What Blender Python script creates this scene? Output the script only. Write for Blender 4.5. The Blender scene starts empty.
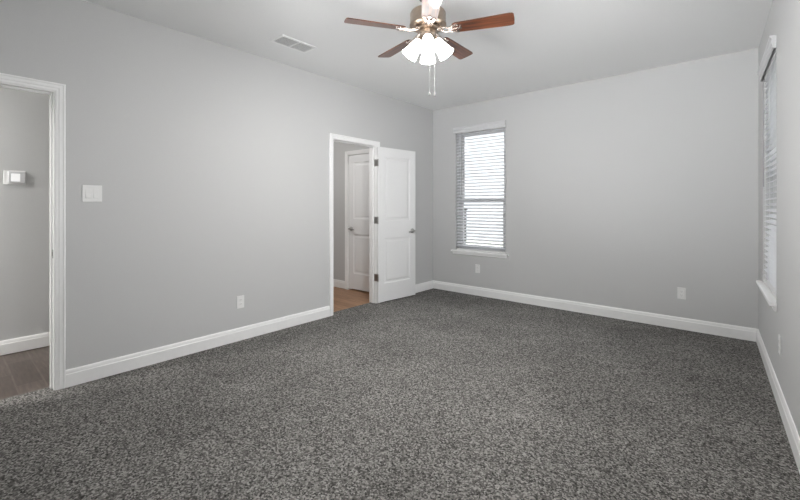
import bpy, bmesh, math, random
from math import sin, cos, pi, radians as R
from mathutils import Vector, Matrix

SC = bpy.context.scene
COL = SC.collection

# ------------------------------------------------------------------ camera
CAM_H = 1.266
cam_d = bpy.data.cameras.new('camera')
cam_d.sensor_width = 36.0
cam_d.lens = 395.0 / 800.0 * 36.0
cam_d.shift_y = -44.0 / 800.0
cam_d.clip_start = 0.02
cam = bpy.data.objects.new('camera', cam_d)
COL.objects.link(cam)
cam.location = (0, 0, CAM_H)
cam.rotation_euler = (R(90), 0, math.atan2(337, 395))
SC.camera = cam

# ------------------------------------------------------------------ world, lamps, exposure
world = bpy.data.worlds.new('overcast_sky')
SC.world = world
world.use_nodes = True
wbg = world.node_tree.nodes['Background']
wbg.inputs['Color'].default_value = (0.97, 0.975, 1.0, 1)
# hazy bright sky: much brighter overhead than along the horizon
SKY_LOW = 1.45
SKY_HIGH = 20.0
_nt = world.node_tree
_tc = _nt.nodes.new('ShaderNodeTexCoord')
_sx = _nt.nodes.new('ShaderNodeSeparateXYZ')
_nt.links.new(_tc.outputs['Generated'], _sx.inputs['Vector'])
_mr = _nt.nodes.new('ShaderNodeMapRange')
_mr.interpolation_type = 'SMOOTHSTEP'
_mr.inputs['From Min'].default_value = 0.25
_mr.inputs['From Max'].default_value = 0.75
_mr.inputs['To Min'].default_value = SKY_LOW
_mr.inputs['To Max'].default_value = SKY_HIGH
_nt.links.new(_sx.outputs['Z'], _mr.inputs['Value'])
_nt.links.new(_mr.outputs['Result'], wbg.inputs['Strength'])

NEAR_WATT = 41.0
SIDE_WATT = 28.0
FAN_WATT = 46.0        # each of the fan's four bulbs
HALL_WATT = 112.0
BATH_WATT = 15.0
YR_FILL = -0.44  # y of the added fill lights behind the camera
SHADE_GLOW = 4.0

def area_light(name, loc, size, watt, rot=(0, 0, 0), color=(1, 1, 1)):
    d = bpy.data.lights.new(name, 'AREA')
    d.shape = 'RECTANGLE'
    d.size, d.size_y = size
    d.energy = watt
    d.color = color
    o = bpy.data.objects.new(name, d)
    COL.objects.link(o)
    o.location = loc
    o.rotation_euler = rot
    return o

# ceiling lamps of the hall and of the room behind the second door
area_light('hall_ceiling_lamp', (-4.2, -1.75, 2.70), (0.35, 0.35), HALL_WATT, color=(1, 0.98, 0.95))
area_light('bath_ceiling_lamp', (-4.75, 3.0, 2.70), (0.35, 0.35), BATH_WATT, color=(1, 0.985, 0.96))

# added fill lights to even the room, unseen behind camera and by right wall
for lx, tx, part in ((-1.2, -3.5, 0.38), (-1.5, 0.1, 0.55)):
    d_ = Vector((tx, 4.8, 2.95)) - Vector((lx, YR_FILL, 1.45))
    l_ = area_light('near_fill_light', (lx, YR_FILL, 1.45), (1.2, 1.4), NEAR_WATT * part, color=(0.98, 0.985, 1.0))
    l_.rotation_euler = (R(90) + math.atan2(d_.z, d_.xy.length), 0, math.atan2(-d_.x, d_.y))
    l_.data.spread = R(55)
l_ = area_light('side_fill_light', (0.26, 1.1, 1.5), (1.5, 1.6), SIDE_WATT, rot=(R(110), 0, R(65)), color=(0.97, 0.98, 1.0))  # added fill light, out of view
l_.data.spread = R(120)

vs = SC.view_settings
vs.view_transform = 'Standard'
vs.look = 'None'
vs.gamma = 1.0
vs.use_curve_mapping = False
vs.exposure = 0.08
SC.cycles.max_bounces = 16
SC.cycles.diffuse_bounces = 8
SC.cycles.transparent_max_bounces = 16
SC.cycles.sample_clamp_indirect = 8.0

# ------------------------------------------------------------------ dimensions (metres)
XL = -3.57            # left wall
YB = 4.97             # far wall
YR = -0.45            # wall behind the camera
CEIL = 2.74
RW_ANG = -math.atan2(1, 0.0385)          # direction of the right wall
RW_O = (0.152, YB, 0.0)                  # far right corner
HALL_X = -4.76
PART = 0.115
D1 = (-0.245, 0.520, 2.050)                # left doorway, y0 y1 top
D2 = (2.990, 3.700, 2.043)                # second doorway
BATH_Y = 4.065

# ------------------------------------------------------------------ materials
def nmat(name, color, rough=0.5, metal=0.0, spec=0.5):
    m = bpy.data.materials.new(name)
    m.use_nodes = True
    nt = m.node_tree
    b = nt.nodes['Principled BSDF']
    b.inputs['Base Color'].default_value = (*color, 1)
    b.inputs['Roughness'].default_value = rough
    b.inputs['Metallic'].default_value = metal
    b.inputs['Specular IOR Level'].default_value = spec
    return m, nt, b

def tint_noise(m, scale, c0, c1, bump=0.0, bscale=None, detail=4.0, stretch=(1, 1, 1), lo=0.35, hi=0.65):
    nt = m.node_tree
    b = nt.nodes['Principled BSDF']
    tc = nt.nodes.new('ShaderNodeTexCoord')
    mp = nt.nodes.new('ShaderNodeMapping')
    mp.inputs['Scale'].default_value = stretch
    nt.links.new(tc.outputs['Object'], mp.inputs['Vector'])
    n = nt.nodes.new('ShaderNodeTexNoise')
    n.inputs['Scale'].default_value = scale
    n.inputs['Detail'].default_value = detail
    nt.links.new(mp.outputs['Vector'], n.inputs['Vector'])
    r = nt.nodes.new('ShaderNodeValToRGB')
    r.color_ramp.elements[0].position = lo
    r.color_ramp.elements[0].color = (*c0, 1)
    r.color_ramp.elements[1].position = hi
    r.color_ramp.elements[1].color = (*c1, 1)
    nt.links.new(n.outputs['Fac'], r.inputs['Fac'])
    nt.links.new(r.outputs['Color'], b.inputs['Base Color'])
    if bump:
        n2 = nt.nodes.new('ShaderNodeTexNoise')
        n2.inputs['Scale'].default_value = bscale or scale
        n2.inputs['Detail'].default_value = 3
        nt.links.new(mp.outputs['Vector'], n2.inputs['Vector'])
        bp = nt.nodes.new('ShaderNodeBump')
        bp.inputs['Strength'].default_value = bump
        bp.inputs['Distance'].default_value = 0.002
        nt.links.new(n2.outputs['Fac'], bp.inputs['Height'])
        nt.links.new(bp.outputs['Normal'], b.inputs['Normal'])
    return m

def plain(name, color, rough=0.5, metal=0.0, var=0.02, scale=30, bump=0.0, spec=0.5):
    m, nt, b = nmat(name, color, rough, metal, spec)
    return tint_noise(m, scale, tuple(c * (1 - var) for c in color), tuple(min(1, c * (1 + var)) for c in color), bump)

M = {}
M['wall'] = plain('wall_paint', (0.545, 0.547, 0.545), 0.62, var=0.012, scale=140, bump=0.10, spec=0.35)
M['ceiling'] = plain('ceiling_paint', (0.82, 0.822, 0.818), 0.8, var=0.012, scale=120, bump=0.15, spec=0.2)
M['trim'] = plain('white_trim_paint', (0.85, 0.85, 0.845), 0.35, var=0.01)
M['door'] = plain('white_door_paint', (0.80, 0.80, 0.80), 0.38, var=0.012, scale=60, bump=0.05)
M['plastic'] = plain('white_plastic', (0.78, 0.78, 0.77), 0.3, var=0.01)
M['vinyl'] = plain('white_vinyl', (0.62, 0.62, 0.63), 0.4, var=0.015)
M['dark'] = plain('dark_slot', (0.03, 0.03, 0.03), 0.7)
M['grey_slot'] = plain('shadow_grey_plastic', (0.30, 0.30, 0.30), 0.6)
M['duct'] = plain('pale_grey_duct', (0.48, 0.48, 0.48), 0.7)
M['nickel'] = plain('satin_nickel', (0.45, 0.44, 0.43), 0.32, 1.0, var=0.04, scale=80)
M['fan_metal'] = plain('brushed_warm_nickel', (0.40, 0.325, 0.26), 0.30, 1.0, var=0.06, scale=70)
M['iron_metal'] = plain('polished_warm_nickel', (0.80, 0.72, 0.66), 0.22, 1.0, var=0.04, scale=70)
M['dark_metal'] = plain('dark_bronze_metal', (0.06, 0.045, 0.04), 0.45, 0.8, var=0.1)
M['chain'] = plain('chain_metal', (0.5, 0.5, 0.49), 0.3, 1.0)
M['screen'] = plain('thermostat_screen', (0.85, 0.86, 0.86), 0.2)
sb = M['screen'].node_tree.nodes['Principled BSDF']
sb.inputs['Emission Color'].default_value = (1, 1, 1, 1)
sb.inputs['Emission Strength'].default_value = 0.30

# blinds: white faux wood, lets a little daylight through
m, nt, b = nmat('white_blind_slat', (0.84, 0.84, 0.85), 0.4)
tr = nt.nodes.new('ShaderNodeBsdfTranslucent')
tr.inputs['Color'].default_value = (0.85, 0.86, 0.9, 1)
mx = nt.nodes.new('ShaderNodeMixShader')
mx.inputs['Fac'].default_value = 0.38
out = nt.nodes['Material Output']
nt.links.new(b.outputs['BSDF'], mx.inputs[1])
nt.links.new(tr.outputs['BSDF'], mx.inputs[2])
nt.links.new(mx.outputs['Shader'], out.inputs['Surface'])
M['slat'] = tint_noise(m, 25, (0.82, 0.82, 0.83), (0.86, 0.86, 0.87))

# window glass
m = bpy.data.materials.new('window_glass')
m.use_nodes = True
nt = m.node_tree
nt.nodes.remove(nt.nodes['Principled BSDF'])
t = nt.nodes.new('ShaderNodeBsdfTransparent')
t.inputs['Color'].default_value = (0.93, 0.95, 0.95, 1)
g = nt.nodes.new('ShaderNodeBsdfGlossy')
g.inputs['Roughness'].default_value = 0.02
lw = nt.nodes.new('ShaderNodeFresnel')
lw.inputs['IOR'].default_value = 1.45
mx = nt.nodes.new('ShaderNodeMixShader')
nt.links.new(lw.outputs['Fac'], mx.inputs['Fac'])
nt.links.new(t.outputs['BSDF'], mx.inputs[1])
nt.links.new(g.outputs['BSDF'], mx.inputs[2])
nt.links.new(mx.outputs['Shader'], nt.nodes['Material Output'].inputs['Surface'])
M['glass'] = m

# lit frosted lamp glass and bulbs
m, nt, b = nmat('lit_frosted_glass', (0.95, 0.94, 0.92), 0.35)
b.inputs['Emission Color'].default_value = (1, 0.985, 0.965, 1)
b.inputs['Emission Strength'].default_value = SHADE_GLOW
tint_noise(m, 20, (0.93, 0.92, 0.9), (0.96, 0.95, 0.93))
M['shade'] = m
m, nt, b = nmat('lit_bulb', (1, 1, 1), 0.4)
b.inputs['Emission Color'].default_value = (1, 0.96, 0.9, 1)
b.inputs['Emission Strength'].default_value = 4.0
M['bulb'] = m

# reddish brown fan blade wood: grain runs along the blade (local x)
m, nt, b = nmat('fan_blade_wood', (0.2, 0.07, 0.03), 0.30)
b.inputs['Coat Weight'].default_value = 0.45
b.inputs['Coat Roughness'].default_value = 0.15
tc = nt.nodes.new('ShaderNodeTexCoord')
mp = nt.nodes.new('ShaderNodeMapping')
mp.inputs['Scale'].default_value = (1.6, 26, 26)
nt.links.new(tc.outputs['Object'], mp.inputs['Vector'])
n = nt.nodes.new('ShaderNodeTexNoise')
n.inputs['Scale'].default_value = 2.2
n.inputs['Detail'].default_value = 6
n.inputs['Distortion'].default_value = 0.6
nt.links.new(mp.outputs['Vector'], n.inputs['Vector'])
r = nt.nodes.new('ShaderNodeValToRGB')
r.color_ramp.elements[0].position = 0.32
r.color_ramp.elements[0].color = (0.030, 0.011, 0.008, 1)
r.color_ramp.elements[1].position = 0.70
r.color_ramp.elements[1].color = (0.21, 0.070, 0.030, 1)
nt.links.new(n.outputs['Fac'], r.inputs['Fac'])
nt.links.new(r.outputs['Color'], b.inputs['Base Color'])
M['blade'] = m

# carpet: multi-tone grey-brown tufts
m, nt, b = nmat('grey_cut_pile_carpet', (0.1, 0.1, 0.1), 0.95, spec=0.1)
tc = nt.nodes.new('ShaderNodeTexCoord')
def noise(scale, detail, rough=0.5):
    q = nt.nodes.new('ShaderNodeTexNoise')
    q.inputs['Scale'].default_value = scale
    q.inputs['Detail'].default_value = detail
    q.inputs['Roughness'].default_value = rough
    nt.links.new(tc.outputs['Object'], q.inputs['Vector'])
    return q
vor = nt.nodes.new('ShaderNodeTexVoronoi')          # one random tone per tuft
vor.inputs['Scale'].default_value = 135
nt.links.new(tc.outputs['Object'], vor.inputs['Vector'])
sep = nt.nodes.new('ShaderNodeSeparateColor')
nt.links.new(vor.outputs['Color'], sep.inputs['Color'])
clump = noise(68, 2.0, 0.6)
tuft = nt.nodes.new('ShaderNodeMix')
tuft.data_type = 'FLOAT'
tuft.inputs['Factor'].default_value = 0.42
nt.links.new(sep.outputs['Red'], tuft.inputs['A'])
nt.links.new(clump.outputs['Fac'], tuft.inputs['B'])
r = nt.nodes.new('ShaderNodeValToRGB')
r.color_ramp.elements[0].position = 0.18
r.color_ramp.elements[0].color = (0.026, 0.025, 0.023, 1)
r.color_ramp.elements[1].position = 0.82
r.color_ramp.elements[1].color = (0.33, 0.32, 0.305, 1)
e = r.color_ramp.elements.new(0.5)
e.color = (0.128, 0.123, 0.116, 1)
nt.links.new(tuft.outputs['Result'], r.inputs['Fac'])
wear = noise(1.6, 3.0, 0.55)
mr = nt.nodes.new('ShaderNodeMapRange')
mr.inputs['From Min'].default_value = 0.3
mr.inputs['From Max'].default_value = 0.7
mr.inputs['To Min'].default_value = 0.82
mr.inputs['To Max'].default_value = 1.16
nt.links.new(wear.outputs['Fac'], mr.inputs['Value'])
mul = nt.nodes.new('ShaderNodeMix')
mul.data_type = 'RGBA'
mul.blend_type = 'MULTIPLY'
mul.inputs['Factor'].default_value = 1.0
nt.links.new(r.outputs['Color'], mul.inputs['A'])
nt.links.new(mr.outputs['Result'], mul.inputs['B'])
nt.links.new(mul.outputs['Result'], b.inputs['Base Color'])
bp = nt.nodes.new('ShaderNodeBump')
bp.inputs['Strength'].default_value = 0.5
bp.inputs['Distance'].default_value = 0.008
nt.links.new(tuft.outputs['Result'], bp.inputs['Height'])
nt.links.new(bp.outputs['Normal'], b.inputs['Normal'])
M['carpet'] = m

def plank_mat(name, c0, c1, grout, bw, rh, mortar, rot=0.0, offs=(0, 0, 0), rough=0.4, gstretch=(3, 24, 1)):
    m, nt, b = nmat(name, c0, rough)
    tc = nt.nodes.new('ShaderNodeTexCoord')
    mp = nt.nodes.new('ShaderNodeMapping')
    mp.inputs['Rotation'].default_value = (0, 0, rot)
    mp.inputs['Location'].default_value = offs
    nt.links.new(tc.outputs['Object'], mp.inputs['Vector'])
    br = nt.nodes.new('ShaderNodeTexBrick')
    br.inputs['Scale'].default_value = 1.0
    br.inputs['Brick Width'].default_value = bw
    br.inputs['Row Height'].default_value = rh
    br.inputs['Mortar Size'].default_value = mortar
    br.inputs['Mortar Smooth'].default_value = 0.2
    br.inputs['Color1'].default_value = (*c0, 1)
    br.inputs['Color2'].default_value = (*c1, 1)
    br.inputs['Mortar'].default_value = (*grout, 1)
    nt.links.new(mp.outputs['Vector'], br.inputs['Vector'])
    mp2 = nt.nodes.new('ShaderNodeMapping')
    mp2.inputs['Scale'].default_value = gstretch
    nt.links.new(mp.outputs['Vector'], mp2.inputs['Vector'])
    n = nt.nodes.new('ShaderNodeTexNoise')
    n.inputs['Scale'].default_value = 2.5
    n.inputs['Detail'].default_value = 6
    nt.links.new(mp2.outputs['Vector'], n.inputs['Vector'])
    mr = nt.nodes.new('ShaderNodeMapRange')
    mr.inputs['From Min'].default_value = 0.25
    mr.inputs['From Max'].default_value = 0.75
    mr.inputs['To Min'].default_value = 0.6
    mr.inputs['To Max'].default_value = 1.4
    nt.links.new(n.outputs['Fac'], mr.inputs['Value'])
    mul = nt.nodes.new('ShaderNodeMix')
    mul.data_type = 'RGBA'
    mul.blend_type = 'MULTIPLY'
    mul.inputs['Factor'].default_value = 1.0
    nt.links.new(br.outputs['Color'], mul.inputs['A'])
    nt.links.new(mr.outputs['Result'], mul.inputs['B'])
    nt.links.new(mul.outputs['Result'], b.inputs['Base Color'])
    return m
M['hall_tile'] = plank_mat('dark_wood_look_tile', (0.066, 0.050, 0.042), (0.100, 0.079, 0.067), (0.115, 0.095, 0.082), 0.61, 0.147, 0.006, offs=(0.2, 0.079, 0))
M['bath_plank'] = plank_mat('warm_wood_plank', (0.25, 0.132, 0.070), (0.37, 0.212, 0.120), (0.15, 0.08, 0.045), 0.9, 0.12, 0.003, rough=0.45)
M['outdoor_wall'] = plain('pale_siding', (0.62, 0.62, 0.60), 0.8, var=0.05, scale=6)
M['outdoor_post'] = plain('grey_timber_post', (0.03, 0.03, 0.032), 0.8, var=0.1)
M['outdoor_ground'] = plain('dry_lawn', (0.10, 0.10, 0.075), 0.9, var=0.08, scale=3)

# ------------------------------------------------------------------ mesh helpers
def box(bm, a, b, bevel=0.0):
    x0, y0, z0 = (min(p, q) for p, q in zip(a, b))
    x1, y1, z1 = (max(p, q) for p, q in zip(a, b))
    v = [bm.verts.new(p) for p in ((x0, y0, z0), (x1, y0, z0), (x1, y1, z0), (x0, y1, z0),
                                   (x0, y0, z1), (x1, y0, z1), (x1, y1, z1), (x0, y1, z1))]
    fs = [bm.faces.new([v[i] for i in q]) for q in
          ((0, 3, 2, 1), (4, 5, 6, 7), (0, 1, 5, 4), (1, 2, 6, 5), (2, 3, 7, 6), (3, 0, 4, 7))]
    if bevel:
        es = list({e for f in fs for e in f.edges})
        bmesh.ops.bevel(bm, geom=es, offset=bevel, segments=2, affect='EDGES', profile=0.5)

def lathe(bm, prof, n=32, mat=Matrix.Identity(4), closed_ends=True):
    """prof: list of (radius, z), revolved about z"""
    rings = []
    for r, z in prof:
        if r < 1e-6:
            rings.append([bm.verts.new(mat @ Vector((0, 0, z)))])
        else:
            rings.append([bm.verts.new(mat @ Vector((r * cos(2 * pi * k / n), r * sin(2 * pi * k / n), z))) for k in range(n)])
    for a, b in zip(rings, rings[1:]):
        for k in range(n):
            k2 = (k + 1) % n
            if len(a) == 1 and len(b) == 1:
                continue
            if len(a) == 1:
                bm.faces.new((a[0], b[k2], b[k]))
            elif len(b) == 1:
                bm.faces.new((a[k], a[k2], b[0]))
            else:
                bm.faces.new((a[k], a[k2], b[k2], b[k]))
    if closed_ends:
        for q in (rings[0], rings[-1]):
            if len(q) > 2:
                bm.faces.new(q)

def tube(bm, pts, rad, n=10):
    """round bar along a polyline; rad a number or one per point"""
    pts = [Vector(p) for p in pts]
    rads = rad if isinstance(rad, (list, tuple)) else [rad] * len(pts)
    rings = []
    for i, p in enumerate(pts):
        d = (pts[min(i + 1, len(pts) - 1)] - pts[max(i - 1, 0)]).normalized()
        up = Vector((0, 0, 1)) if abs(d.z) < 0.9 else Vector((1, 0, 0))
        u = d.cross(up).normalized()
        w = d.cross(u)
        rings.append([bm.verts.new(p + (u * cos(2 * pi * k / n) + w * sin(2 * pi * k / n)) * rads[i]) for k in range(n)])
    for a, b in zip(rings, rings[1:]):
        for k in range(n):
            bm.faces.new((a[k], a[(k + 1) % n], b[(k + 1) % n], b[k]))
    bm.faces.new(rings[0])
    bm.faces.new(rings[-1])

def sweep(bm, prof, path_fn, npts):
    """prof: closed list of (o, t); path_fn(i, o, t) -> point; open sweep with end caps"""
    rings = [[bm.verts.new(path_fn(i, o, t)) for o, t in prof] for i in range(npts)]
    k = len(prof)
    for a, b in zip(rings, rings[1:]):
        for j in range(k):
            bm.faces.new((a[j], a[(j + 1) % k], b[(j + 1) % k], b[j]))
    bm.faces.new(rings[0])
    bm.faces.new(rings[-1])

def obj(name, bm, mat, parent=None, smooth=False, loc=None, rotz=None):
    bmesh.ops.recalc_face_normals(bm, faces=bm.faces[:])
    me = bpy.data.meshes.new(name)
    bm.to_mesh(me)
    bm.free()
    if smooth:
        for p in me.polygons:
            p.use_smooth = True
        me.set_sharp_from_angle(angle=R(40))
    me.materials.append(mat)
    o = bpy.data.objects.new(name, me)
    COL.objects.link(o)
    if parent is not None:
        o.parent = parent
    if loc is not None:
        o.location = loc
    if rotz is not None:
        o.rotation_euler = (0, 0, rotz)
    return o

def tag(o, label, cat, group=None, kind=None):
    o['label'] = label
    o['category'] = cat
    if group:
        o['group'] = group
    if kind:
        o['kind'] = kind
    return o

def empty(name, loc, rotz, label, cat, group=None, kind=None):
    o = bpy.data.objects.new(name, None)
    o.empty_display_size = 0.1
    COL.objects.link(o)
    o.location = loc
    o.rotation_euler = (0, 0, rotz)
    return tag(o, label, cat, group, kind)

def copy_thing(root, loc, rotz, label):
    c = root.copy()
    COL.objects.link(c)
    c.location = loc
    c.rotation_euler = (0, 0, rotz)
    c['label'] = label
    for ch in list(root.children):
        d = ch.copy()
        COL.objects.link(d)
        d.parent = c
        for g_ in list(ch.children):
            h = g_.copy()
            COL.objects.link(h)
            h.parent = d
    return c

def B():
    return bmesh.new()

def struct(name, bm, mat, label, cat, **kw):
    return tag(obj(name, bm, mat, **kw), label, cat, kind='structure')

# ------------------------------------------------------------------ wall openings of the two windows, in wall coordinates
W1 = (-3.160 - XL, -2.372 - XL, 0.618, 2.375)     # far wall, x measured from the left corner
W2 = (0.40, 1.300, 0.618, 2.375)                  # right wall, x measured from the far corner
WT = 0.15                                         # outer wall thickness
RW_LEN = 5.6
RW_DIR = Vector((cos(RW_ANG), sin(RW_ANG), 0))

def wall_with_hole(bm, length, hole, t=WT, x_start=0.0, top=CEIL):
    x0, x1, z0, z1 = hole
    box(bm, (x_start, 0, -0.1), (x0, t, top))
    box(bm, (x1, 0, -0.1), (length, t, top))
    box(bm, (x0, 0, -0.1), (x1, t, z0))
    box(bm, (x0, 0, z1), (x1, t, top))

# ------------------------------------------------------------------ room shell
bm = B(); box(bm, (XL - 0.09, YR - 0.15, -0.1), (0.62, YB + 0.0, 0.0))
struct('floor', bm, M['carpet'], 'speckled dark grey carpet covering the whole room floor', 'floor')
bm = B(); box(bm, (HALL_X, -2.4, -0.1), (XL - 0.09, 1.6, -0.006))
struct('floor_hall', bm, M['hall_tile'], 'dark brown plank floor beyond the left doorway', 'floor')
bm = B(); box(bm, (-6.0, 1.9, -0.1), (XL - 0.09, BATH_Y + 0.14, -0.006))
struct('floor_closet', bm, M['bath_plank'], 'warm brown wood plank floor beyond the far doorway', 'floor')
bm = B(); box(bm, (-6.2, -2.6, CEIL), (0.75, YB + 0.2, CEIL + 0.1))
struct('ceiling', bm, M['ceiling'], 'plain light grey ceiling carrying the fan', 'ceiling')

bm = B()
xa, xb = XL - PART, XL
g_ = 0.018
box(bm, (xa, YR - 0.15, -0.1), (xb, D1[0] - g_, CEIL))
box(bm, (xa, D1[0] - g_, D1[2] + g_), (xb, D1[1] + g_, CEIL))
box(bm, (xa, D1[1] + g_, -0.1), (xb, D2[0] - g_, CEIL))
box(bm, (xa, D2[0] - g_, D2[2] + g_), (xb, D2[1] + g_, CEIL))
box(bm, (xa, D2[1] + g_, -0.1), (xb, YB + WT, CEIL))
struct('wall_left', bm, M['wall'], 'long light grey wall with two doorways and the switch plate', 'wall')

bm = B(); wall_with_hole(bm, 4.1, W1)
struct('wall_back', bm, M['wall'], 'light grey far wall with the centre window and two outlets', 'wall', loc=(XL, YB, 0))
bm = B(); wall_with_hole(bm, RW_LEN, W2, x_start=-0.1)
struct('wall_right', bm, M['wall'], 'light grey side wall with the steeply seen window', 'wall', loc=RW_O, rotz=RW_ANG)
bm = B(); box(bm, (XL - PART, YR - 0.15, -0.1), (0.6, YR, CEIL))
struct('wall_front', bm, M['wall'], 'light grey wall closing the near end of the room', 'wall')

# hall beyond the left doorway
bm = B(); box(bm, (HALL_X - 0.1, -2.5, -0.1), (HALL_X, 1.7, CEIL))
struct('wall_hall', bm, M['wall'], 'grey hall wall with thermostat seen through the left doorway', 'wall')
bm = B(); box(bm, (HALL_X, 1.6, -0.1), (xa, 1.7, CEIL)); box(bm, (HALL_X, -2.5, -0.1), (xa, -2.4, CEIL)); box(bm, (xa, -2.5, -0.1), (xb, YR - 0.15, CEIL))
struct('wall_hall_end', bm, M['wall'], 'grey end walls of the hall beyond the left doorway', 'wall')
# small room beyond the second doorway
IDX0, IDX1 = -4.50, -3.80          # closed inner door
bm = B()
box(bm, (-6.1, BATH_Y, -0.1), (IDX0 - 0.006, BATH_Y + 0.1, CEIL))
box(bm, (IDX1 + 0.006, BATH_Y, -0.1), (xa, BATH_Y + 0.1, CEIL))
box(bm, (IDX0 - 0.006, BATH_Y, 2.04), (IDX1 + 0.006, BATH_Y + 0.1, CEIL))
box(bm, (IDX0 - 0.1, BATH_Y + 0.1, -0.1), (IDX1 + 0.1, BATH_Y + 0.14, CEIL))  # unseen backing slab added behind the door, keeps light from leaking under it
struct('wall_closet', bm, M['wall'], 'grey wall around the closed inner door behind the far doorway', 'wall')
bm = B(); box(bm, (-6.1, 1.8, -0.1), (-6.0, BATH_Y, CEIL)); box(bm, (-6.1, 1.8, -0.1), (xa, 1.9, CEIL))
struct('wall_closet_end', bm, M['wall'], 'grey side walls of the room behind the far doorway', 'wall')

# ------------------------------------------------------------------ baseboards: moulded profile (thickness t, height z)
BB = [(0, 0), (0.016, 0), (0.016, 0.088), (0.0125, 0.093), (0.0125, 0.100), (0.010, 0.112), (0.006, 0.120), (0, 0.120)]
def baseboard(name, p0, p1, label, h=1.0, into=None):
    """profile swept from p0 to p1 on the wall line; the room is on the left of p0 -> p1"""
    p0, p1 = Vector((*p0, 0)), Vector((*p1, 0))
    d = (p1 - p0).normalized()
    nrm = Vector((-d.y, d.x, 0))
    bm = B()
    pts = (p0, p1)
    sweep(bm, BB, lambda i, o, t: pts[i] + nrm * o + Vector((0, 0, t * h)), 2)
    return struct(name, bm, M['trim'], label, 'baseboard')

CW = 0.056   # casing width
baseboard('baseboard_left', (XL, D2[0] - CW - 0.006), (XL, D1[1] + CW + 0.006), 'white baseboard along the left wall between the two doorways')
baseboard('baseboard_corner', (XL, YB), (XL, D2[1] + CW + 0.006), 'short white baseboard behind the open door in the far left corner')
baseboard('baseboard_back', (RW_O[0] + 0.02, YB), (XL, YB), 'white baseboard along the far wall under the window')
e1 = Vector(RW_O) + RW_DIR * 5.5
baseboard('baseboard_right', (e1.x, e1.y), (RW_O[0], RW_O[1]), 'white baseboard along the side wall by the right window')
baseboard('baseboard_hall', (HALL_X, 1.6), (HALL_X, -2.4), 'white baseboard under the thermostat in the hall')
baseboard('baseboard_closet', (IDX0 - CW - 0.006, BATH_Y), (-6.0, BATH_Y), 'short white baseboard beside the closed inner door', h=0.95)

# ------------------------------------------------------------------ door frames (jambs, stops, casings)
# casing profile: (offset outward from the reveal, thickness off the wall)
CP = [(0.0, 0.0), (0.0, 0.009), (0.008, 0.012), (0.019, 0.012), (0.023, 0.015), (0.041, 0.016), (0.045, 0.019), (0.052, 0.019), (CW, 0.016), (CW, 0.0)]
def door_frame(name, loc, rotz, w, h, depth, label, both=True):
    """local x along the wall, y into the wall (room side y = 0), clear opening 0..w, 0..h"""
    root = empty(name, loc, rotz, label, 'door frame', kind='structure')
    j = 0.019
    bm = B()
    box(bm, (-0.0, -0.001, -0.006), (-j, depth + 0.001, h))
    box(bm, (w, -0.001, -0.006), (w + j, depth + 0.001, h))
    box(bm, (-j, -0.001, h), (w + j, depth + 0.001, h + j))
    obj('jamb', bm, M['trim'], root)
    bm = B()
    s0, s1 = depth * 0.36, depth * 0.36 + 0.032
    box(bm, (0, s0, -0.006), (0.011, s1, h), 0.002)
    box(bm, (w, s0, -0.006), (w - 0.011, s1, h), 0.002)
    box(bm, (0.011, s0, h), (w - 0.011, s1, h - 0.011), 0.002)
    obj('door_stop', bm, M['trim'], root)
    rv = 0.005
    for side in ((0, 1) if both else (0,)):
        def pf(i, o, t):
            o = o + rv
            x = (-o, -o, w + o, w + o)[i]
            z = (-0.004, h + o, h + o, -0.004)[i]
            return Vector((x, -t if side == 0 else depth + t, z))
        bm = B(); sweep(bm, CP, pf, 4)
        obj('casing', bm, M['trim'], root)
    return root

f1 = door_frame('trim_1', (XL, D1[0], 0), R(90), D1[1] - D1[0], D1[2], PART, 'white moulded door frame of the empty left doorway')
bm = B(); box(bm, (D1[1] - D1[0] - 0.0025, 0.012, 0.905), (D1[1] - D1[0] + 0.001, 0.040, 0.965), 0.001)
sp = obj('strike_plate', bm, M['nickel'], f1)
sp['label'] = 'satin metal strike plate'
bm = B(); box(bm, (D1[1] - D1[0] - 0.003, 0.019, 0.92), (D1[1] - D1[0] - 0.002, 0.033, 0.95))
obj('latch_hole', bm, M['dark'], sp)
f2 = door_frame('trim_2', (XL, D2[0], 0), R(90), D2[1] - D2[0], D2[2], PART, 'white moulded door frame around the far doorway with open door')
f3 = door_frame('trim_3', (IDX0 - 0.003, BATH_Y, 0), 0, IDX1 - IDX0 + 0.006, 2.035, 0.1, 'white casing around the closed inner door', both=False)

# ------------------------------------------------------------------ two-panel doors
def door_leaf_mesh(bm, w, h, t=0.035):
    st = 0.108
    pz = ((0.235, 0.825), (1.055, 1.90))
    z_edges = [0, pz[0][0], pz[0][1], pz[1][0], pz[1][1], h]
    x0, x1 = st, w - st
    box(bm, (0, -t / 2, 0), (x0, t / 2, h))
    box(bm, (x1, -t / 2, 0), (w, t / 2, h))
    for a, b in ((z_edges[0], z_edges[1]), (z_edges[2], z_edges[3]), (z_edges[4], z_edges[5])):
        box(bm, (x0, -t / 2, a), (x1, t / 2, b))
    for a, b in pz:
        for s in (-1, 1):
            rings = []
            for ins, dep in ((0, 0), (0.006, 0.006), (0.022, 0.008), (0.030, 0.008), (0.048, 0.003)):
                y = s * (t / 2 - dep)
                rings.append([bm.verts.new((x, y, z)) for x, z in ((x0 + ins, a + ins), (x1 - ins, a + ins), (x1 - ins, b - ins), (x0 + ins, b - ins))])
            for p, q in zip(rings, rings[1:]):
                for k in range(4):
                    bm.faces.new((p[k], p[(k + 1) % 4], q[(k + 1) % 4], q[k]))
            bm.faces.new(rings[-1])

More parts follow.
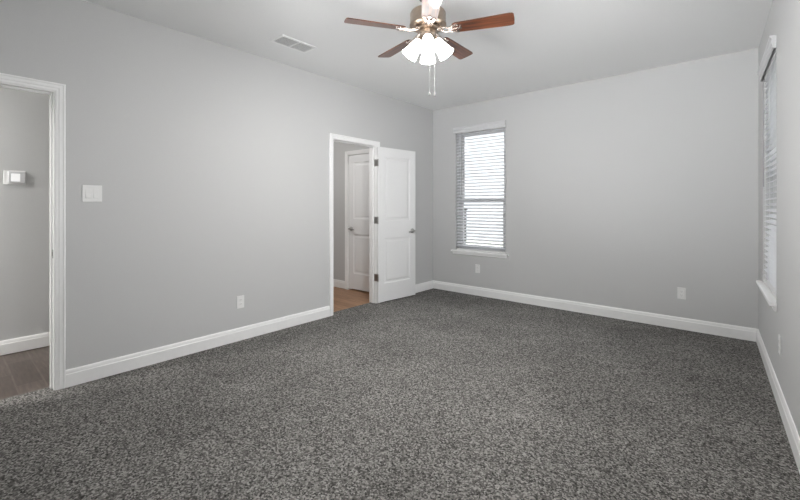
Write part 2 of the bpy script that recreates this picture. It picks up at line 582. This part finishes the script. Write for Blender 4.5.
def lever(parent, x, z, side, direction, t=0.035):
    """lever handle on the face y = side * t/2, its arm running to +x or -x"""
    bm = B()
    mt = Matrix.Translation((x, side * t / 2, z)) @ Matrix.Rotation(-side * pi / 2, 4, 'X')
    lathe(bm, [(0.0, 0.0), (0.033, 0.0), (0.033, 0.006), (0.028, 0.011), (0.014, 0.013), (0.011, 0.016), (0.011, 0.045), (0.0, 0.047)], 24, mt)
    y = side * (t / 2 + 0.048)
    tube(bm, [(x - direction * 0.010, y, z), (x + direction * 0.012, y, z + 0.001), (x + direction * 0.05, y - side * 0.004, z - 0.002),
              (x + direction * 0.085, y - side * 0.002, z - 0.008), (x + direction * 0.108, y + side * 0.001, z - 0.012)], [0.010, 0.013, 0.0115, 0.0105, 0.008], 12)
    o = obj('door_handle', bm, M['nickel'], parent, smooth=True)
    o['label'] = 'satin nickel lever handle'
    return o

# open door, hinged at the far jamb of the second doorway, folded back almost against the wall
DW = 0.688
OPEN = R(6.0)
d1 = empty('door_1', (XL + 0.030, D2[1] - 0.002, 0.016), R(90) - OPEN, 'white two-panel door standing open against the left wall near the far corner', 'door', kind='structure')
bm = B(); door_leaf_mesh(bm, DW, 2.018)
leaf = obj('door_leaf', bm, M['door'], d1)
lever(d1, DW - 0.065, 0.905, -1, -1)
for hz in (0.275, 1.02, 1.765):
    bm = B()
    tube(bm, [(-0.004, -0.020, hz), (-0.004, -0.020, hz + 0.09)], 0.006, 10)
    tube(bm, [(-0.004, -0.020, hz - 0.004), (-0.004, -0.020, hz + 0.094)], 0.0042, 8)
    box(bm, (-0.0015, -0.020, hz), (-0.0005, 0.012, hz + 0.09))                # leaf on the door edge
    # leaf on the jamb face, folded into the opening
    box(bm, (-0.0045, -0.022, hz), (-0.0035, 0.060, hz + 0.09))
    h_ = obj('hinge', bm, M['nickel'], d1)
    h_['label'] = 'satin metal butt hinge'

# closed inner door behind the far doorway
d2 = empty('door_2', (IDX0, BATH_Y + 0.022, 0.018), 0, 'white closed two-panel door seen through the far doorway', 'door', kind='structure')
bm = B(); door_leaf_mesh(bm, IDX1 - IDX0, 2.012)
obj('door_leaf', bm, M['door'], d2)
lever(d2, 0.062, 0.905, -1, 1)

# ------------------------------------------------------------------ windows and blinds
def window(name, loc, rotz, hole, label):
    x0, x1, z0, z1 = hole
    root = empty(name, loc, rotz, label, 'window', kind='structure')
    ya, yb = 0.085, 0.145
    fw = 0.035
    bm = B()
    box(bm, (x0, ya, z0), (x0 + fw, yb, z1)); box(bm, (x1 - fw, ya, z0), (x1, yb, z1))
    box(bm, (x0 + fw, ya, z0), (x1 - fw, yb, z0 + fw)); box(bm, (x0 + fw, ya, z1 - fw), (x1 - fw, yb, z1))
    obj('window_frame', bm, M['vinyl'], root)
    zm = 1.345
    for nm, za, zb, y0, y1 in (('upper_sash', zm - 0.02, z1 - fw, 0.115, 0.14), ('lower_sash', z0 + fw, zm + 0.025, 0.088, 0.113)):
        s = 0.042
        a, b = x0 + fw, x1 - fw
        bm = B()
        box(bm, (a, y0, za), (a + s, y1, zb)); box(bm, (b - s, y0, za), (b, y1, zb))
        box(bm, (a + s, y0, za), (b - s, y1, za + 0.05)); box(bm, (a + s, y0, zb - 0.05), (b - s, y1, zb))
        sash = obj(nm, bm, M['vinyl'], root)
        bm = B(); yc = (y0 + y1) / 2
        box(bm, (a + s, yc - 0.002, za + 0.05), (b - s, yc + 0.002, zb - 0.05))
        obj('pane', bm, M['glass'], sash)
    bm = B()
    box(bm, (x0 - 0.063, -0.040, z0 - 0.022), (x1 + 0.050, -0.0005, z0 + 0.002), 0.004)
    box(bm, (x0 + 0.0005, -0.002, z0 - 0.020), (x1 - 0.0005, ya, z0 + 0.002))
    obj('sill', bm, M['trim'], root)
    bm = B()
    prof = [(0, 0), (0.016, 0), (0.016, 0.03), (0.011, 0.036), (0, 0.036)]
    xs = (x0 - 0.045, x1 + 0.032)
    sweep(bm, [(o, t) for o, t in prof], lambda i, o, t: Vector((xs[i], -o, z0 - 0.022 - t)), 2)
    obj('apron', bm, M['trim'], root)
    return root

SLAT_TILT = R(22)
def blind(name, loc, rotz, hole, label):
    x0, x1, z0, z1 = hole
    root = empty(name, loc, rotz, label, 'window blind', 'window blinds')
    # valance: moulded board proud of the wall, just wider than the opening, with returns
    bm = B()
    va, vb = x0 - 0.030, x1 + 0.010
    vz0, vz1 = 2.332, 2.418
    prof = [(-0.014, vz0), (-0.020, vz0 + 0.006), (-0.020, vz0 + 0.024), (-0.026, vz0 + 0.034), (-0.026, vz1 - 0.020), (-0.034, vz1 - 0.010), (-0.034, vz1), (-0.014, vz1)]
    rings = [[bm.verts.new((x, y, z)) for y, z in prof] for x in (va, vb)]
    k = len(prof)
    for j in range(k):
        bm.faces.new((rings[0][j], rings[0][(j + 1) % k], rings[1][(j + 1) % k], rings[1][j]))
    bm.faces.new(rings[0]); bm.faces.new(rings[1])
    box(bm, (va, -0.016, vz0), (va + 0.012, -0.001, vz1)); box(bm, (vb - 0.012, -0.016, vz0), (vb, -0.001, vz1))
    obj('valance', bm, M['vinyl'], root)
    bm = B(); box(bm, (x0 + 0.006, 0.004, z1 - 0.045), (x1 - 0.006, 0.056, z1 - 0.001), 0.002)
    obj('headrail', bm, M['plastic'], root)
    # slats: gently crowned, tilted, one mesh
    bm = B()
    pitch, wd, th = 0.0452, 0.050, 0.0028
    top, bot = z1 - 0.056, z0 + 0.040
    n = int((top - bot) / pitch)
    ca, sa = cos(SLAT_TILT), sin(SLAT_TILT)
    yc = 0.031
    for i in range(n + 1):
        zc = top - i * pitch
        sec = []
        for s in (-1, -0.5, 0, 0.5, 1):
            sec.append((s * wd / 2, 0.0018 * (1 - s * s) + th / 2))
        for s in (1, 0.5, 0, -0.5, -1):
            sec.append((s * wd / 2, 0.0018 * (1 - s * s) - th / 2))
        rings = [[bm.verts.new((x, yc + u * ca - v * sa, zc + u * sa + v * ca)) for u, v in sec] for x in (x0 + 0.010, x1 - 0.010)]
        k = len(sec)
        for j in range(k):
            bm.faces.new((rings[0][j], rings[0][(j + 1) % k], rings[1][(j + 1) % k], rings[1][j]))
        bm.faces.new(rings[0]); bm.faces.new(rings[1])
    obj('slats', bm, M['slat'], root)
    bm = B(); box(bm, (x0 + 0.010, 0.006, z0 + 0.006), (x1 - 0.010, 0.056, z0 + 0.024), 0.003)
    obj('bottom_rail', bm, M['plastic'], root)
    for f in (0.14, 0.5, 0.86):
        x = x0 + f * (x1 - x0)
        bm = B()
        for y in (0.0052, 0.0568):
            tube(bm, [(x, y, z0 + 0.02), (x, y, z1 - 0.04)], 0.0011, 6)
        obj('ladder_cord', bm, M['plastic'], root)
    bm = B()
    xw = x0 + 0.105
    tube(bm, [(xw, 0.001, z1 - 0.05), (xw, -0.003, z1 - 0.10), (xw, -0.003, z1 - 0.95)], [0.003, 0.0042, 0.0048], 8)
    obj('tilt_wand', bm, M['grey_slot'], root)
    return root

window('window_1', (XL, YB, 0), 0, W1, 'double-hung window in the far wall, sill and apron below')
blind('window_blind', (XL, YB, 0), 0, W1, 'white slatted blind hanging in the far wall window')
window('window_2', RW_O, RW_ANG, W2, 'double-hung window in the side wall, seen at a steep angle')
blind('window_blind', RW_O, RW_ANG, W2, 'white slatted blind in the side wall window, seen nearly edge-on')

# ------------------------------------------------------------------ outside the windows
bm = B(); box(bm, (-14, YB + WT, -0.35), (12, 16, -0.25)); box(bm, (0.9, -8, -0.35), (12, YB + WT, -0.25))
struct('ground', bm, M['outdoor_ground'], 'dry lawn ground outside the windows', 'ground')

post = empty('post', (-4.03, 6.60, -0.25), 0, 'short grey post on a wider foot, outside behind the far window blind', 'post')
bm = B(); box(bm, (-0.05, -0.05, 0.10), (0.05, 0.05, 1.44), 0.006)
obj('shaft', bm, M['outdoor_post'], post)
bm = B(); box(bm, (-0.065, -0.065, 1.44), (0.065, 0.065, 1.47), 0.006)
obj('cap', bm, M['outdoor_post'], post)
bm = B(); box(bm, (-0.09, -0.09, 0), (0.09, 0.09, 0.62), 0.008)
obj('foot', bm, M['outdoor_post'], post)

# ------------------------------------------------------------------ outlets, switch, thermostat (local x along wall, -y into the room)
def outlet(loc, rotz, label):
    root = empty('wall_outlet', loc, rotz, label, 'outlet', 'wall outlets')
    bm = B(); box(bm, (-0.036, -0.0065, -0.059), (0.036, 0, 0.059), 0.003)
    obj('wall_plate', bm, M['plastic'], root)
    for s in (-1, 1):
        bm = B()
        cz = s * 0.0195
        prof = [(0.0165 * cos(a), 0.0145 * sin(a)) for a in [2 * pi * k / 24 for k in range(24)]]
        prof = [(max(-0.0165, min(0.0165, 1.18 * x)), z) for x, z in prof]
        lo = [bm.verts.new((x, -0.006, cz + z)) for x, z in prof]
        hi = [bm.verts.new((x * 0.96, -0.0085, cz + z * 0.96)) for x, z in prof]
        for k in range(24):
            bm.faces.new((lo[k], lo[(k + 1) % 24], hi[(k + 1) % 24], hi[k]))
        bm.faces.new(hi)
        rec = obj('receptacle', bm, M['plastic'], root)
        bm = B()
        box(bm, (-0.0075, -0.0088, cz - 0.001), (-0.0052, -0.008, cz + 0.008))
        box(bm, (0.0052, -0.0088, cz - 0.001), (0.0075, -0.008, cz + 0.007))
        box(bm, (-0.002, -0.0088, cz - 0.009), (0.002, -0.008, cz - 0.005))
        obj('slot', bm, M['grey_slot'], rec)
    bm = B(); lathe(bm, [(0, 0), (0.003, 0), (0.003, 0.0015), (0, 0.0018)], 12, Matrix.Translation((0, -0.0062, 0)) @ Matrix.Rotation(pi / 2, 4, 'X'))
    obj('screw', bm, M['plastic'], root)
    return root

o1 = outlet((XL, 1.860, 0.360), R(90), 'white outlet low on the left wall between the doorways')
copy_thing(o1, (-2.793, YB, 0.378), 0, 'white outlet on the far wall just under the window')
copy_thing(o1, (-0.433, YB, 0.369), 0, 'white outlet on the far wall toward the right corner')
p = Vector(RW_O) + RW_DIR * 1.50
copy_thing(o1, (p.x, p.y, 0.385), RW_ANG, 'white outlet seen edge-on on the side wall below the right window')

root = empty('light_switch', (XL, 0.7325, 1.356), R(90), 'white double rocker switch plate beside the left doorway', 'light switch')
bm = B(); box(bm, (-0.0585, -0.007, -0.060), (0.0585, 0, 0.060), 0.003)
obj('wall_plate', bm, M['plastic'], root)
for s in (-1, 1):
    cx = s * 0.023
    bm = B()
    v = [bm.verts.new(q) for q in ((cx - 0.0165, -0.006, -0.0335), (cx + 0.0165, -0.006, -0.0335), (cx + 0.0165, -0.006, 0.0335), (cx - 0.0165, -0.006, 0.0335),
                                   (cx - 0.0155, -0.0125, -0.0325), (cx + 0.0155, -0.0125, -0.0325), (cx + 0.0155, -0.0085, 0.0), (cx - 0.0155, -0.0085, 0.0),
                                   (cx + 0.0155, -0.0075, 0.0325), (cx - 0.0155, -0.0075, 0.0325))]
    for q in ((4, 5, 7 - 1, 7), (7, 6, 8, 9), (0, 1, 5, 4), (2, 3, 9, 8), (1, 2, 8, 6), (1, 6, 5), (0, 4, 7), (3, 0, 7, 9)):
        bm.faces.new([v[i] for i in q])
    obj('rocker', bm, M['plastic'], root)

root = empty('thermostat', (HALL_X, 0.438, 1.512), R(90), 'white thermostat with lit screen on the hall wall', 'thermostat')
bm = B(); box(bm, (-0.070, -0.006, -0.060), (0.070, 0, 0.060), 0.003)
obj('wall_plate', bm, M['plastic'], root)
bm = B(); box(bm, (-0.044, -0.018, -0.052), (0.066, -0.005, 0.052), 0.006)
th = obj('housing', bm, M['vinyl'], root)
bm = B(); box(bm, (-0.024, -0.0195, -0.033), (0.032, -0.0175, 0.033), 0.0008)
s_ = obj('screen', bm, M['screen'], root)
s_['label'] = 'glowing white screen'

# ------------------------------------------------------------------ ceiling vent
root = empty('ceiling_vent', (-3.066, 2.110, CEIL), 0, 'white louvered air vent in the ceiling above the left wall', 'vent')
a, b_ = 0.100, 0.185
bm = B()
fr = 0.022
z0, z1 = -0.008, 0.0
box(bm, (-a, -b_, z0), (-a + fr, b_, z1), 0.002); box(bm, (a - fr, -b_, z0), (a, b_, z1), 0.002)
box(bm, (-a + fr, -b_, z0), (a - fr, -b_ + fr, z1), 0.002); box(bm, (-a + fr, b_ - fr, z0), (a - fr, b_, z1), 0.002)
obj('frame', bm, M['trim'], root)
bm = B()
nl = 9
for i in range(nl):
    x = -a + fr + (i + 0.5) * (2 * (a - fr)) / nl
    q = 0.0075
    v = [bm.verts.new(p_) for p_ in ((x - q, -b_ + fr, -0.001), (x + q * 0.4, -b_ + fr, -0.009), (x + q * 0.4, b_ - fr, -0.009), (x - q, b_ - fr, -0.001),
                                    (x - q + 0.002, -b_ + fr, -0.0005), (x + q * 0.4 + 0.002, -b_ + fr, -0.0085), (x + q * 0.4 + 0.002, b_ - fr, -0.0085), (x - q + 0.002, b_ - fr, -0.0005))]
    for f in ((0, 1, 2, 3), (4, 5, 6, 7), (0, 1, 5, 4), (2, 3, 7, 6), (1, 2, 6, 5), (0, 3, 7, 4)):
        bm.faces.new([v[j] for j in f])
obj('louvers', bm, M['trim'], root)
bm = B(); box(bm, (-a + fr, -0.006, -0.0105), (a - fr, 0.006, -0.001), 0.001)
obj('crossbar', bm, M['trim'], root)
bm = B(); box(bm, (-a + fr, -b_ + fr, -0.0004), (a - fr, b_ - fr, 0.0))
obj('duct_opening', bm, M['duct'], root)

# ------------------------------------------------------------------ ceiling fan with light kit
FAN = Vector((-1.637, 2.218, 0))
fan = empty('ceiling_fan', (FAN.x, FAN.y, CEIL), 0, 'five-blade brown wood ceiling fan with lit frosted lamp shades and pull chains', 'ceiling fan')
Zc = lambda z: z - CEIL
bm = B(); lathe(bm, [(0, 0), (0.070, 0), (0.070, -0.012), (0.060, -0.035), (0.030, -0.052), (0.020, -0.056), (0, -0.056)], 32)
obj('canopy', bm, M['dark_metal'], fan, smooth=True)
bm = B(); lathe(bm, [(0, Zc(2.69)), (0.014, Zc(2.69)), (0.014, Zc(2.655)), (0.034, Zc(2.652)), (0.038, Zc(2.628)), (0, Zc(2.628))], 24)
obj('downrod', bm, M['dark_metal'], fan, smooth=True)
bm = B(); lathe(bm, [(0, Zc(2.635)), (0.050, Zc(2.635)), (0.095, Zc(2.625)), (0.118, Zc(2.612)), (0.124, Zc(2.600)), (0.124, Zc(2.535)), (0.128, Zc(2.530)), (0.128, Zc(2.518)),
                     (0.118, Zc(2.512)), (0.092, Zc(2.508)), (0, Zc(2.508))], 48)
mh = obj('motor_housing', bm, M['fan_metal'], fan, smooth=True)
# vent slots round the lower face
bm = B()
for k in range(10):
    a0 = 2 * pi * k / 10 + 0.3
    for rr0, rr1 in ((0.060, 0.086),):
        pts = []
        for s in range(5):
            pts.append(a0 - 0.22 + 0.11 * s)
        inner = [(rr0 * cos(q), rr0 * sin(q)) for q in pts]
        outer = [(rr1 * cos(q), rr1 * sin(q)) for q in pts]
        lo = [bm.verts.new((x, y, Zc(2.5065))) for x, y in inner + outer[::-1]]
        hi = [bm.verts.new((x, y, Zc(2.512))) for x, y in inner + outer[::-1]]
        bm.faces.new(lo); bm.faces.new(hi)
        for j in range(10):
            bm.faces.new((lo[j], lo[(j + 1) % 10], hi[(j + 1) % 10], hi[j]))
obj('vent_slots', bm, M['dark_metal'], mh)
bm = B(); lathe(bm, [(0, Zc(2.510)), (0.082, Zc(2.510)), (0.082, Zc(2.492)), (0.055, Zc(2.484)), (0, Zc(2.484))], 40)
obj('flywheel', bm, M['fan_metal'], fan, smooth=True)

PITCH = R(-11.5)
BZ = 2.481
def blade_mesh(bm):
    r0, r1, t = 0.175, 0.580, 0.006
    w0, w1 = 0.050, 0.062
    pts = []
    for s in range(7):                     # rounded tip
        q = -pi / 2 + pi * s / 6
        cx_ = r1 - 0.030
        pts.append((cx_ + 0.030 * max(0, cos(q)) ** 0.7, (w1 if s in (0, 6) else w1 * (abs(sin(q)) ** 0.35 if s != 3 else 0)) * (1 if q > 0 else -1)))
    pts = [(r0, -w0 * 0.8), (r0 + 0.02, -w0)] + pts + [(r0 + 0.02, w0), (r0, w0 * 0.8)]
    lo = [bm.verts.new((x, y, -t / 2)) for x, y in pts]
    hi = [bm.verts.new((x, y, t / 2)) for x, y in pts]
    bm.faces.new(lo); bm.faces.new(hi)
    k = len(pts)
    for j in range(k):
        bm.faces.new((lo[j], lo[(j + 1) % k], hi[(j + 1) % k], hi[j]))

def iron_mesh(bm):
    """cast arm: two curved ribs from the flywheel to a three-lobed plate under the blade root"""
    for s in (-1, 1):
        tube(bm, [(0.070, s * 0.010, 0.012), (0.100, s * 0.020, 0.002), (0.128, s * 0.024, -0.006), (0.150, s * 0.018, -0.008), (0.176, s * 0.030, -0.0065), (0.205, s * 0.032, -0.0065)],
             [0.007, 0.006, 0.0055, 0.0055, 0.006, 0.005], 8)
        lathe(bm, [(0, 0), (0.011, 0), (0.011, 0.004), (0.006, 0.006), (0, 0.006)], 12, Matrix.Translation((0.207, s * 0.032, -0.0095)))
    tube(bm, [(0.150, 0, -0.008), (0.18, 0, -0.0075), (0.222, 0, -0.0065)], [0.009, 0.007, 0.005], 8)
    lathe(bm, [(0, 0), (0.011, 0), (0.011, 0.004), (0.006, 0.006), (0, 0.006)], 12, Matrix.Translation((0.226, 0, -0.0095)))
    tube(bm, [(0.178, -0.034, -0.0065), (0.166, 0, -0.0075), (0.178, 0.034, -0.0065)], 0.006, 8)
    box(bm, (0.062, -0.018, 0.006), (0.092, 0.018, 0.020), 0.003)

bm = B(); blade_mesh(bm)
blade0 = obj('blade', bm, M['blade'], fan)
bm = B(); iron_mesh(bm)
iron0 = obj('blade_iron', bm, M['iron_metal'], blade0, smooth=True)
for k in range(5):
    ang = 0.372 + k * 2 * pi / 5
    if k == 0:
        bl = blade0
    else:
        bl = blade0.copy(); COL.objects.link(bl); bl.parent = fan
        ir = iron0.copy(); COL.objects.link(ir); ir.parent = bl
    bl.location = (0, 0, Zc(BZ))
    bl.rotation_mode = 'XYZ'
    bl.rotation_euler = (PITCH, 0, ang)

# light kit: switch housing, fitter, four arms with bell shades
bm = B(); lathe(bm, [(0, Zc(2.486)), (0.052, Zc(2.486)), (0.058, Zc(2.476)), (0.058, Zc(2.452)), (0.048, Zc(2.442)), (0.044, Zc(2.420)), (0.036, Zc(2.404)), (0.016, Zc(2.394)), (0.010, Zc(2.380)), (0, Zc(2.378))], 36)
obj('light_fitter', bm, M['fan_metal'], fan, smooth=True)
TILT = R(37)
LEN = 0.152
to_cam = math.atan2(-FAN.y, -FAN.x)
for k in range(4):
    a_ = to_cam + k * pi / 2
    base = Vector((0.040 * cos(a_), 0.040 * sin(a_), Zc(2.436)))
    axis = Vector((sin(TILT) * cos(a_), sin(TILT) * sin(a_), -cos(TILT)))
    rotm = axis.to_track_quat('Z', 'Y').to_matrix().to_4x4()
    mt = Matrix.Translation(base) @ rotm
    bm = B(); lathe(bm, [(0, -0.004), (0.018, -0.004), (0.022, 0.004), (0.027, 0.018), (0.030, 0.026), (0.027, 0.030), (0, 0.030)], 24, mt)
    arm = obj('lamp_holder', bm, M['fan_metal'], fan, smooth=True)
    bm = B()
    prof_o = [(0.026, 0.020), (0.032, 0.030), (0.037, 0.050), (0.042, 0.075), (0.047, 0.105), (0.054, 0.135), (0.058, LEN)]
    prof_i = [(r_ - 0.003, z_) for r_, z_ in prof_o[::-1]]
    lathe(bm, prof_o + prof_i, 36, mt, closed_ends=False)
    obj('lamp_shade', bm, M['shade'], fan, smooth=True)
    bm = B(); lathe(bm, [(0, 0.028), (0.012, 0.030), (0.014, 0.045), (0.024, 0.070), (0.026, 0.085), (0.020, 0.100), (0, 0.108)], 20, mt)
    obj('bulb', bm, M['bulb'], arm, smooth=True)
    ld = bpy.data.lights.new('fan_bulb_light', 'POINT')
    ld.energy = FAN_WATT
    ld.color = (1, 0.985, 0.965)
    ld.shadow_soft_size = 0.03
    lo_ = bpy.data.objects.new('fan_bulb_light', ld)
    COL.objects.link(lo_)
    lo_.location = FAN + Vector((0, 0, CEIL)) + base + axis * (LEN - 0.025)

# pull chains
right = Vector((cos(cam.rotation_euler.z), sin(cam.rotation_euler.z), 0))
for dx, zb in ((0.012, 2.018), (0.046, 2.013)):
    c0 = right * dx - Vector((FAN.x, FAN.y, 0)).normalized() * 0.05
    bm = B()
    tube(bm, [(c0.x, c0.y, Zc(2.455)), (c0.x, c0.y, Zc(zb + 0.03))], 0.0010, 6)
    zz = 2.45
    while zz > zb + 0.03:
        lathe(bm, [(0, -0.0017), (0.0017, 0), (0, 0.0017)], 6, Matrix.Translation((c0.x, c0.y, Zc(zz))))
        zz -= 0.012
    ch = obj('pull_chain', bm, M['chain'], fan)
    bm = B(); lathe(bm, [(0, 0.032), (0.003, 0.030), (0.005, 0.020), (0.0075, 0.010), (0.007, 0.003), (0, 0)], 14, Matrix.Translation((c0.x, c0.y, Zc(zb))))
    obj('fob', bm, M['nickel'], ch, smooth=True)
